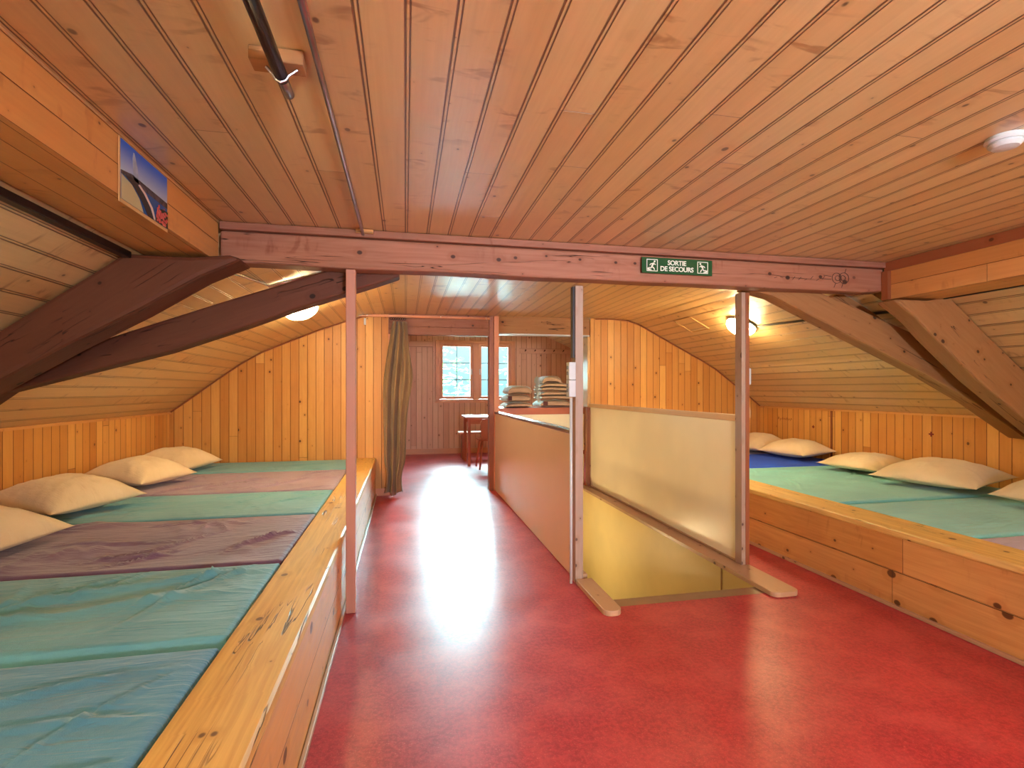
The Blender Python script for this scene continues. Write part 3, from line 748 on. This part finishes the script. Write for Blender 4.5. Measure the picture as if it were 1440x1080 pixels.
def mattress(x0, x1, y0, y1, mat, label, group, seed, wr=1.0, ztop=.424, step=.014):
    e = None
    nx = max(20, int((x1 - x0) / step)); ny = max(16, int((y1 - y0) / step)); zb = .277
    cx, cy = (x0 + x1) / 2, (y0 + y1) / 2; hx, hy = (x1 - x0) / 2, (y1 - y0) / 2
    sd = Vector((seed * 3.7, seed * 1.3, 0))
    rr = random.Random(seed)
    cre = []
    for _ in range(9):
        a = rr.uniform(-.35, .35) if rr.random() < .6 else rr.uniform(.6, 1.1)
        cre.append((rr.uniform(-hx * .9, hx * .9), rr.uniform(-hy * .8, hy * .8), a, rr.uniform(.15, .45), rr.uniform(.5, 1.0), rr.uniform(.007, .013)))
    def hgt(x, y):
        p = Vector((x, y, 0)) + sd
        h = .010 * noise.noise(p * 1.6)
        q = Vector((x * .7 + y * .3, y * 3.2 - x * .6, 0)) * 1.1 + sd
        r1 = 1 - abs(noise.noise(q + noise.noise_vector(p * 1.5) * .5)) * 2.2
        m1 = max(0, noise.noise(p * 1.9 + Vector((9, 4, 0))) + .12)
        h += .017 * max(0, r1) ** 3 * m1 * 1.6
        q2 = Vector((x * 4.0 + y * 1.6, y * 1.2 - x * .2, 0)) * 2.2 + sd * 2
        r2 = 1 - abs(noise.noise(q2)) * 2.4
        m2 = max(0, noise.noise(p * 2.3 + Vector((2, 14, 0))) + .02)
        h += .006 * max(0, r2) ** 3 * m2 * 2
        for (cx_, cy_, a, ln, am, wd) in cre:
            dx, dy = x - cx_, y - cy_
            t = dx * math.cos(a) + dy * math.sin(a); d = -dx * math.sin(a) + dy * math.cos(a) + .02 * math.sin(t * 9 + cx_ * 7)
            if abs(t) < ln:
                f = (1 - (t / ln) ** 2)
                h += am * 1.4 * f * (.010 * math.exp(-(d / wd) ** 2) - .006 * math.exp(-((d - 1.9 * wd) / (wd * .9)) ** 2))
        return h * wr * 1.5
    vs = []; fs = []
    def edge(t): return 1 - (1 - min(1, t / .03)) ** 2
    for j in range(ny + 1):
        for i in range(nx + 1):
            x = -hx + 2 * hx * i / nx; y = -hy + 2 * hy * j / ny
            ed = min(hx - abs(x), hy - abs(y))
            k = edge(max(0, ed)); f = min(1, ed / .06); f = f * min(1, ed / .16) ** .6
            vs.append((x, y, ztop - .03 + .03 * k ** .5 + hgt(x, y) * f))
    for j in range(ny):
        for i in range(nx):
            a = j * (nx + 1) + i; fs.append((a, a + 1, a + nx + 2, a + nx + 1))
    per = [i for i in range(nx + 1)] + [j * (nx + 1) + nx for j in range(1, ny + 1)] + [ny * (nx + 1) + i for i in range(nx - 1, -1, -1)] + [j * (nx + 1) for j in range(ny - 1, 0, -1)]
    b = len(vs)
    for p_ in per: vs.append((vs[p_][0], vs[p_][1], zb))
    n = len(per)
    for i in range(n): fs.append((per[(i + 1) % n], per[i], b + i, b + (i + 1) % n))
    fs.append(tuple(b + i for i in range(n))[::-1])
    o = mesh('mattress', vs, fs, mat, smooth=True)
    o.location = (cx, cy, 0)
    tag(o, label, 'mattress', group)
    return o
GL = 'mattresses on the left platform'; GR = 'mattresses on the right platform'
g = .008
LX0, LX1 = XL + .025, -.325 - .218
ys = [1.0, 1.745, 2.475, 3.395, 4.185, 5.20, 5.925]
mattress(LX0, LX1, .26, 1.0 - g, M['teal_b'], 'blue-green mattress closest to the camera on left bed, at bottom left corner', GL, 1, .6)
mattress(LX0, LX1, ys[0], ys[1] - .045, M['teal_b'], 'wrinkled blue-green mattress in the bottom left of the photo, in front of a dark seam', GL, 2, .9)
mattress(LX0, LX1, ys[1], ys[2] - g, M['teal'], 'wrinkled teal mattress between the dark seam and the dark plum mattress', GL, 3, 1.0)
mattress(LX0, LX1, ys[2], ys[3] - g, M['plum'], 'dark plum mattress with heavy creases beside the nearest pillow on left bed', GL, 14, 1.5, .424)
mattress(LX0, LX1, ys[3], ys[4] - g, M['teal'], 'light teal mattress between the plum and the mauve mattress', GL, 5, .6)
mattress(LX0, LX1, ys[4], ys[5] - g, M['mauve'], 'mauve grey creased mattress, second from the end wall of left bed', GL, 6, 1.3)
mattress(LX0, LX1, ys[5], ys[6], M['teal'], 'teal mattress against the far plank wall of left bed', GL, 7, .5)
RX0, RX1 = 2.63 + .273, XR - .03
mattress(RX0, RX1, .6, 1.35 - g, M['mint'], 'mint mattress nearest the camera on right bed', GR, 21, .4)
mattress(RX0, RX1, 1.35, 2.12 - g, M['lilac'], 'lilac mattress corner at right edge of the photo', GR, 22, .4)
mattress(RX0, RX1, 2.12, 2.955 - .035, M['mint'], 'mint green mattress between the lilac one and the blue seam, right bed', GR, 23, .4)
mattress(RX0, RX1, 2.955, 4.46 - g, M['mint'], 'wide mint green mattress under two pillows on right bed', GR, 24, .5)
mattress(RX0, RX1, 4.46, 5.42 - g, M['blue'], 'royal blue mattress on the right bed', GR, 25, .3)
mattress(RX0, RX1, 5.42, 5.925, M['lilac'], 'pale lilac mattress strip behind the royal blue one', GR, 26, .3)

def pillow(x, y, lx, ly, h, rz, tilt, label, group, seed):
    nu, nv = 44, 44; vs = []; fs = []
    sd = Vector((seed * 5.1, seed * 2.3, 0))
    def pt(u, v, s):
        cu_ = 1 - .09 * (1 - v * v); cv_ = 1 - .09 * (1 - u * u)
        X_ = lx / 2 * u * cu_; Y_ = ly / 2 * v * cv_
        t = max(0, (1 - abs(u) ** 2.6) * (1 - abs(v) ** 2.6)) ** .62
        ew = max(abs(u), abs(v)); ang = math.atan2(v, u)
        wr = .010 * noise.noise(Vector((math.cos(ang) * 7, math.sin(ang) * 7, ew * 1.5)) + sd) * (ew ** 3) * t ** .3 * 2
        wr += .012 * noise.noise(Vector((u * 2, v * 2, 0)) + sd) * t
        wr += .006 * max(0, 1 - abs(noise.noise(Vector((u * 2.5 + v, v * 3, 3)) + sd)) * 5) * t
        if s > 0: Z_ = h * .78 * t + wr + .02 * (1 - t)
        else: Z_ = -h * .22 * t + .02 * (1 - t)
        return (X_, Y_, Z_ + h * .22)
    for s in (1, -1):
        for j in range(nv + 1):
            for i in range(nu + 1):
                u = math.sin((-1 + 2 * i / nu) * PI / 2); v = math.sin((-1 + 2 * j / nv) * PI / 2)
                vs.append(pt(u, v, s))
    K = (nu + 1) * (nv + 1)
    for j in range(nv):
        for i in range(nu):
            a = j * (nu + 1) + i; fs.append((a, a + 1, a + nu + 2, a + nu + 1)); fs.append((K + a, K + a + nu + 1, K + a + nu + 2, K + a + 1))
    o = mesh('pillow', vs, fs, M['pillow'], smooth=True)
    bm = bmesh.new(); bm.from_mesh(o.data); bmesh.ops.remove_doubles(bm, verts=bm.verts, dist=.0004); bm.to_mesh(o.data); bm.free()
    o.location = (x, y, .440 + abs(math.sin(tilt)) * lx * .30); o.rotation_euler = (0, tilt, rz)
    return tag(o, label, 'pillow', group)
PLg = 'cream pillows along the left knee wall'; PRg = 'cream pillows along the right knee wall'
pillow(-2.03, 2.80, .60, .62, .20, math.radians(-8), .10, 'cream pillow cut by the left edge of the photo, nearest on left bed', PLg, 1)
pillow(-2.10, 3.72, .56, .62, .20, math.radians(-22), .08, 'cream pillow second from the left edge, lying at the dark plum and light teal mattresses', PLg, 2)
pillow(-2.09, 4.62, .54, .58, .20, math.radians(-18), .08, 'cream pillow on the mauve mattress, third from the camera on left bed', PLg, 3)
pillow(-2.12, 5.36, .54, .60, .20, math.radians(-10), .08, 'cream pillow farthest back in the left bed corner', PLg, 4)
pillow(4.28, 5.58, .56, .56, .21, math.radians(12), -.06, 'cream pillow on right bed half hidden by the two-tone post', PRg, 5)
pillow(4.33, 4.98, .50, .62, .19, math.radians(8), -.06, 'cream pillow on the royal blue mattress', PRg, 6)
pillow(4.27, 4.02, .58, .60, .15, math.radians(10), -.04, 'flat cream pillow just right of the blue mattress on right bed', PRg, 7)
pillow(4.18, 3.27, .66, .72, .19, math.radians(14), -.06, 'large plump cream pillow in the middle of right bed', PRg, 8)
pillow(4.20, 2.44, .60, .64, .19, math.radians(10), -.06, 'cream pillow cut by the right edge of the photo', PRg, 9)

# ------------------------------------------------------------------ lamps
def lamp(x, y, P, label, s):
    z = cz(P, x)
    dx = .05; sl_ = (cz(P, x + dx) - cz(P, x - dx)) / (2 * dx)
    e = empty('dome_lamp', (x, y, z), label, 'lamp')
    e.rotation_euler = (PI, 0, 0) if False else (0, -math.atan(sl_), 0)
    MB().lathe([(.0, -.004), (.150, -.004), (.152, -.012), (.146, -.024), (.0, -.024)], 40).build('metal_rim', M['alu'], e, smooth=False)
    prof = [(.0, -.0245)] + [(.138 * math.cos(a), -.025 - .085 * math.sin(a)) for a in [k * PI / 2 / 10 for k in range(10)]] + [(.002, -.110)]
    MB().lathe(prof, 40).build('glass_dome', M['lamp'], e, smooth=True)
    return e
lamp(-.86, 4.52, P_back, 'glowing frosted dome lamp on left slope below the dark brace', -1)
lamp(3.24, 4.43, P_back, 'glowing frosted dome lamp on right slope behind the two-tone post', 1)
sl_l = empty('dome_lamp', (SX0 + .001, 5.25, -.45), 'added unseen dome lamp on the wall down inside the stairwell', 'lamp')  # lamp added out of sight to brighten the shaft and right guard panel
sl_l.rotation_euler = (0, -PI / 2, 0)
MB().lathe([(.0, -.004), (.150, -.004), (.152, -.012), (.146, -.024), (.0, -.024)], 40).build('metal_rim', M['alu'], sl_l)
MB().lathe([(.0, -.0245)] + [(.138 * math.cos(a), -.025 - .085 * math.sin(a)) for a in [k * PI / 2 / 10 for k in range(10)]] + [(.002, -.110)], 40).build('glass_dome', M['lamp_added'], sl_l, smooth=True)
lamp(-1.6, .1, P_front, 'added unseen glowing dome lamp on left slope behind the photographer', -1)  # this lamp and the next are added out of view to brighten the front bay
lamp(3.85, .1, P_front, 'added unseen glowing dome lamp on right slope behind the photographer', 1)

# ------------------------------------------------------------------ cables and pipes
pts = [(3.30, 4.27, cz(P_back, 3.30) - .012), (3.34, 3.6, cz(P_back, 3.34) - .012), (3.40, 3.0, cz(P_back, 3.40) - .012)]
o = MB().tube(pts, .011, 6).build('cable_strip', M['black']); tag(o, 'short dark cable strip from the right lamp to the tie beam', 'cable')
o = box('cable_strip', (3.463, 3.485, YR + .05, 2.69, 1.795, 1.83), M['black']); tag(o, 'long dark cable strip along the right boxed purlin', 'cable')
o = box('cable_channel', (-1.262, -1.223, YR + .05, 2.63, 1.80, 1.83), M['dark_steel'], bevel=.004); tag(o, 'dark metal channel along the underside of left boxed purlin', 'cable')
c1 = (-.87, 3.6, cz(P_back, -.87) - .012)
o = MB().tube([(-.955, 3.0, cz(P_back, -.955) - .014), (-.90, 3.35, cz(P_back, -.90) - .014), c1, (-.75, 3.61, cz(P_back, -.75) - .014), (-.5, 3.62, cz(P_back, -.5) - .014)], .010, 8).build('conduit', M['alu'], smooth=True)
tag(o, 'grey bent conduit on the ceiling left behind the tie beam', 'conduit')
pe = empty('ceiling_pipe', (-.31, 0, 2.0), 'thick short steel pipe on ceiling held by a wooden block', 'pipe')
MB().tube([(0, YR + .05, .0), (0, 1.40, .0)], .0165, 16).build('tube', M['dark_steel'], pe, smooth=True)
MB().tube([(0, 1.40, 0), (.002, 1.43, -.001), (.003, 1.47, -.003)], .013, 14).build('end_cap', M['steel'], pe, smooth=True)
box('wooden_block', (-.07, .058, 1.36, 1.415, .018, .053), M['brace_r'], pe, d=(1, 0, 0), bevel=.003)
MB().tube([(-.035, 1.385, .016), (-.02, 1.385, .0), (-.012, 1.385, -.013), (0, 1.385, -.019), (.012, 1.385, -.013), (.02, 1.385, .0), (.04, 1.385, .016)], .0035, 8).build('bracket', M['steel'], pe)
p2 = empty('ceiling_pipe', (-.222, 0, 2.036), 'long thin steel pipe running along ceiling to the tie beam', 'pipe')
MB().tube([(.004, .9, 0), (.002, 1.6, 0), (.0, 2.80, 0), (0, 2.835, -.012)], .0085, 12).build('tube', M['steel'], p2, smooth=True)
MB().tube([(.004, YR + .05, 0.002), (.004, .6, .002), (.004, 1.2, .002), (.004, 1.42, .004)], .009, 10, [.011, .011, .0095, .004]).build('painted_section', M['rust'], p2)
box('end_block', (-.035, .055, 2.80, 2.816, -.004, .016), M['box'], p2, d=(1, 0, 0))

# smoke detector
sd_ = empty('smoke_detector', (1.985, 1.34, 2.054), 'round white smoke detector on the ceiling at right', 'smoke detector')
MB().lathe([(0, 0), (.052, 0), (.055, -.012), (.05, -.018), (.0, -.018)], 36).build('base', M['white'], sd_, smooth=False)
MB().lathe([(0, -.0185), (.044, -.0185), (.046, -.026), (.036, -.036), (.012, -.039), (0, -.039)], 36).build('cover', M['white'], sd_, smooth=False)

# ceiling hatch frame on right slope of the back bay
hf = MB()
A = [(2.975, 4.93), (2.975, 5.27), (3.215, 5.27), (3.215, 4.93)]
for (a, b_) in zip(A, A[1:] + A[:1]):
    n_ = 6
    hf.tube([(a[0] + (b_[0] - a[0]) * t / n_, a[1] + (b_[1] - a[1]) * t / n_, cz(P_back, a[0] + (b_[0] - a[0]) * t / n_) - .005) for t in range(n_ + 1)], .005, 6)
o = hf.build('hatch_frame', M['lightwood']); tag(o, 'pale rectangular hatch outline on right sloped ceiling', 'hatch')

# ------------------------------------------------------------------ exit sign
es = empty('exit_sign', (1.6165, BY0 - .001, 1.947), 'green emergency exit sign with white lettering on the tie beam', 'sign')
es.rotation_euler = (0, 0, 0)
box('plate', (-.2335, .2335, -.027, -.0215, -.047, .047), M['green'], es)
def text(s, x, z, size, parent, mat, bold=.0007):
    cu_ = bpy.data.curves.new('t', 'FONT'); cu_.body = s; cu_.size = size; cu_.align_x = 'CENTER'; cu_.extrude = .0006; cu_.offset = bold; cu_.space_character = .95
    ob = bpy.data.objects.new('t', cu_); COL.objects.link(ob)
    dg = bpy.context.evaluated_depsgraph_get(); me = bpy.data.meshes.new_from_object(ob.evaluated_get(dg))
    bpy.data.objects.remove(ob)
    me.transform(Matrix.Translation((x, -.0283, z)) @ Matrix.Rotation(PI / 2, 4, 'X'))
    me.materials.clear(); me.materials.append(mat)
    o = bpy.data.objects.new('lettering', me); COL.objects.link(o); o.parent = parent; return o
text('SORTIE', -.005, .006, .040, es, M['signw']); text('DE SECOURS', -.005, -.031, .040, es, M['signw'])
def picto(cx, m, z0=.0):
    mb = MB(); y0, y1 = -.0285, -.0275
    s = .036
    for b_ in ((-s, s, s - .004, s), (-s, s, -s, -s + .004), (-s, -s + .004, -s, s), (s - .004, s, -s, s)):
        mb.box(cx + b_[0], cx + b_[1], y0, y1, b_[2], b_[3])
    def pg(pts): mb.prism([(cx + m * a, b_) for a, b_ in pts], y0, y1)
    pg([(.016 + .006 * math.cos(k * PI / 4), .023 + .006 * math.sin(k * PI / 4)) for k in range(8)])
    pg([(.012, .018), (.002, .012), (-.006, -.004), (.002, -.008), (.014, .008)])
    pg([(.010, .014), (.024, .006), (.022, .002), (.008, .008)])
    pg([(.004, .014), (-.010, .010), (-.018, .000), (-.015, -.002), (-.007, .005), (.004, .008)])
    pg([(-.006, -.002), (.002, -.006), (.014, -.016), (.018, -.028), (.012, -.028), (.008, -.018), (-.006, -.010)])
    pg([(-.004, -.004), (-.010, -.014), (-.022, -.012), (-.022, -.016), (-.006, -.020), (.002, -.008)])
    pg([(-.030, -.030), (-.004, -.030), (-.004, -.026), (-.012, -.026), (-.012, -.021), (-.021, -.021), (-.021, -.016), (-.030, -.016)])
    return mb.build('pictogram', M['signw'], es)
picto(-.168, 1); picto(.168, -1)

# ------------------------------------------------------------------ picture on the purlin
pc = empty('lake_picture', (-.926, 2.08, 1.935), 'printed photo of a lake fountain and curved jetty on the left boxed purlin', 'picture')
px0, pw, ph = .0, .335, .20
def flat(name, pts, mat, lay):
    # pts in (s along wall towards far end, z) centred; drawn as thin sheets on the card
    o = MB().prism([(a, b_) for a, b_ in pts], lay * .0006, lay * .0006 + .0005, 'x').build(name, mat, pc); return o
sky = NT('picture_sky'); tcn = sky.n('TexCoord').outputs['Object']; spz = sky.n('SeparateXYZ'); sky.L(tcn, spz.inputs[0])
sky.val(sky.mix(sky.R(spz.outputs[2], -.02, .1), rgb(180, 196, 216), rgb(30, 100, 215)), sky.b.inputs['Base Color']); sky.b.inputs['Roughness'].default_value = .3
box('card', (0, .003, -pw / 2 - .006, pw / 2 + .006, -ph / 2 - .012, ph / 2 + .004), M['lightwood'], pc)
flat('sky_area', [(-pw / 2, -.03), (pw / 2, -.03), (pw / 2, ph / 2), (-pw / 2, ph / 2)], sky.m, 6)
flat('water_area', [(-pw / 2, -ph / 2), (pw / 2, -ph / 2), (pw / 2, -.005), (-pw / 2, -.005)], plain('picture_water', (28, 92, 160), .3, noise_amt=.5, nscale=20), 7)
flat('shore_area', [(-pw / 2, -.005), (-.1, .006), (0, .004), (.08, .002), (pw / 2, .0), (pw / 2, -.022), (.05, -.020), (-pw / 2, -.016)], plain('picture_shore', (96, 84, 92), .4, noise_amt=1, nscale=60, c2=(40, 50, 50)), 8)
flat('jet_area', [(-.088, -.01), (-.094, .06), (-.09, .085), (-.082, .086), (-.062, .045), (-.05, -.01)], plain('picture_jet', (176, 190, 214), .4, noise_amt=.6, nscale=30), 8)
flat('lawn_area', [(-pw / 2, -ph / 2), (-.02, -ph / 2), (-.05, -.06), (-.10, -.03), (-pw / 2, -.018)], plain('picture_lawn', (190, 180, 140), .4), 9)
flat('jetty_area', [(-.145, -.015), (-.08, -.035), (-.03, -.065), (.01, -ph / 2), (.055, -ph / 2), (.02, -.06), (-.03, -.025), (-.10, -.006)], plain('picture_rock', (52, 50, 56), .4, noise_amt=1, nscale=80), 10)
flat('path_area', [(-.06, -.016), (-.02, -.032), (.03, -.065), (.055, -ph / 2), (.07, -ph / 2), (.045, -.06), (-.005, -.026), (-.05, -.010)], plain('picture_path', (226, 206, 196), .4), 11)
fl = MB(); rr = random.Random(5)
for k in range(60):
    a, b_ = rr.uniform(.075, pw / 2 - .008), rr.uniform(-ph / 2 + .006, -.032 - rr.random() * .02); r_ = rr.uniform(.003, .008)
    fl.prism([(a + r_ * math.cos(i * PI / 3), b_ + r_ * math.sin(i * PI / 3)) for i in range(6)], .0072, .0077 + .00002 * k, 'x')
flat('shrub_area', [(.06, -ph / 2), (pw / 2, -ph / 2), (pw / 2, -.035), (.11, -.04), (.075, -.07)], plain('picture_shrub', (40, 46, 34), .4), 11)
fl.build('flower_area', plain('picture_flowers', (186, 62, 66), .4, noise_amt=1, nscale=90, c2=(220, 120, 110)), pc)

# ------------------------------------------------------------------ curtain and rail
cr_ = empty('curtain_rail', (0, 5.88, 2.02), 'thin pale curtain rail in front of the doorway header', 'curtain rail')
MB().tube([(-.55, 0, 0), (.5, 0, .004), (.98, 0, .006)], .007, 10).build('rod', M['winframe'], cr_, smooth=True)
box('wall_rail', (-.52, .97, .04, .068, .012, .030), M['winframe'], cr_, d=(1, 0, 0))
for x in (-.42, .40, .93): MB().tube([(x, 0, .0), (x, .04, .022)], .006, 8).build('bracket', M['white'], cr_)
cu2 = empty('curtain', (-.08, 5.88, 2.0), 'long olive brown curtain gathered at left side of the doorway', 'curtain')
rows = 46; cols = 90; vs = []; fs = []
for j in range(rows + 1):
    t = j / rows; z = -.03 - 1.94 * t
    half = .085 + .055 * min(1, t * 3) ** .8 * (1 if t < .45 else 1) - .05 * max(0, t - .5) * 1.2 - (.03 * math.sin(max(0, t - .82) / .18 * PI) if t > .82 else 0)
    cxs = .015 - .10 * max(0, t - .1) - .02 * math.sin(t * 5)
    bulge = .055 * math.exp(-((t - .32) / .14) ** 2)
    for i in range(cols + 1):
        u = i / cols
        x = cxs + (-half + 2 * half * u) + bulge * u ** 3
        amp = .028 + .012 * t
        y = amp * (math.sin(u * 2 * PI * 3.3 + 1.2 * math.sin(t * 2.4)) + .35 * math.sin(u * 2 * PI * 7.1 + 3 * t)) + .012 * noise.noise(Vector((u * 6, t * 5, 2)))
        x += .010 * math.cos(u * 2 * PI * 3.3) + .006 * noise.noise(Vector((u * 4, t * 7, 8)))
        vs.append((x, y, z + (.02 * math.sin(u * 9) if j == rows else 0)))
for j in range(rows):
    for i in range(cols):
        a = j * (cols + 1) + i; fs.append((a, a + 1, a + cols + 2, a + cols + 1))
mesh('drape', vs, fs, M['curtain'], cu2, smooth=True, solid=.003)
for k in range(7):
    x = -.075 + k * .025
    MB().tube([(x + .012 * math.cos(a), 0, .02 + .014 * math.sin(a) - .02) for a in [q * PI / 6 for q in range(13)]], .003, 6).build('ring', M['black'], cu2)
o = empty('wall_hook', (-.445, 5.945, 1.93), 'small white hook on plank wall left of the curtain', 'hook')
box('plate', (-.012, .012, -.006, 0, 0, .075), M['white'], o, bevel=.002); box('prong', (-.008, .008, -.03, -.007, .0, .012), M['white'], o, bevel=.002)

# ------------------------------------------------------------------ far room furniture
ta = empty('table', (1.45, 8.25, 0), 'wooden table with pale top in the far room, partly hidden by the doorway pillar', 'table')
box('tabletop', (-.52, .60, -.33, .33, .745, .775), M['post_l'], ta, d=(1, 0, 0), bevel=.005)
box('apron', (-.46, .54, -.29, -.27, .66, .744), M['redwood'], ta, d=(1, 0, 0)); box('apron', (-.46, .54, .27, .29, .66, .744), M['redwood'], ta, d=(1, 0, 0))
for a in (-.49, .53):
    for b_ in (-.30, .26): box('leg', (a, a + .045, b_, b_ + .045, 0.001, .744), M['redwood'], ta, d=(0, 0, 1), bevel=.003)
ch = empty('chair', (1.27, 7.72, 0), 'small wooden chair with splayed legs in front of the far table', 'chair')
box('seat', (-.19, .19, -.17, .20, .43, .455), M['redwood'], ch, bevel=.008)
for a, b_ in ((-1, -1), (1, -1), (-1, 1), (1, 1)):
    MB().tube([(.13 * a, .02 + .13 * b_, .43), (.18 * a, .02 + .20 * b_, .0015)], .018, 10, [.02, .014]).build('leg', M['redwood'], ch, smooth=True)
bk = MB().prism([(-.15, .456), (.15, .456), (.17, .70), (.13, .76), (-.13, .76), (-.17, .70)], -.17, -.15); bk.build('backrest', M['redwood'], ch, d=(0, 0, 1), bevel=.006)
be = empty('bench', (1.4, 8.85, 0), 'low wooden bench with pale seat behind the far table', 'bench')
box('seat', (-.5, .6, -.15, .15, .44, .47), M['post_l'], be, d=(1, 0, 0), bevel=.004)
for a in (-.44, .50): box('leg', (a, a + .04, -.13, .13, 0.001, .439), M['redwood'], be, d=(0, 0, 1))
rk = empty('coat_rack', (2.95, YF - .003, 1.90), 'wooden peg rail on far room wall right of the window', 'coat rack')
box('board', (-.80, .9, -.022, 0, 0, .10), M['far'], rk, d=(1, 0, 0), bevel=.003)
for k in range(9):
    x = -.68 + k * .19
    MB().tube([(x, -.023, .05), (x, -.06, .058), (x, -.075, .065)], .012, 8, [.010, .009, .013]).build('peg', M['brace'], rk, smooth=True)
o = box('wall_board', (-.3, .50, YF - .025, YF - .001, 1.99, 2.10), M['far'], d=(1, 0, 0), bevel=.003); tag(o, 'short horizontal board on far room wall left of the window', 'board')

# small marks on the right knee wall
def cross(y, z, s, name):
    mb = MB(); mb.box(XR - .004, XR - .002, y - s, y + s, z - s * .3, z + s * .3); mb.box(XR - .0045, XR - .0025, y - s * .3, y + s * .3, z - s, z + s)
    return mb.build(name, M['redink'], wr)
cross(3.70, .80, .022, 'cross_mark'); cross(5.05, .77, .018, 'cross_mark')
mk = MB(); rr = random.Random(2)
for k in range(7):
    y = 5.62 - k * .035; mk.tube([(XR - .002, y, .82 + rr.uniform(-.01, .01)), (XR - .002, y - .012, .85 + rr.uniform(-.01, .01)), (XR - .002, y - .022, .83)], .0018, 5)
mk.build('scribble', M['redink'], wr)
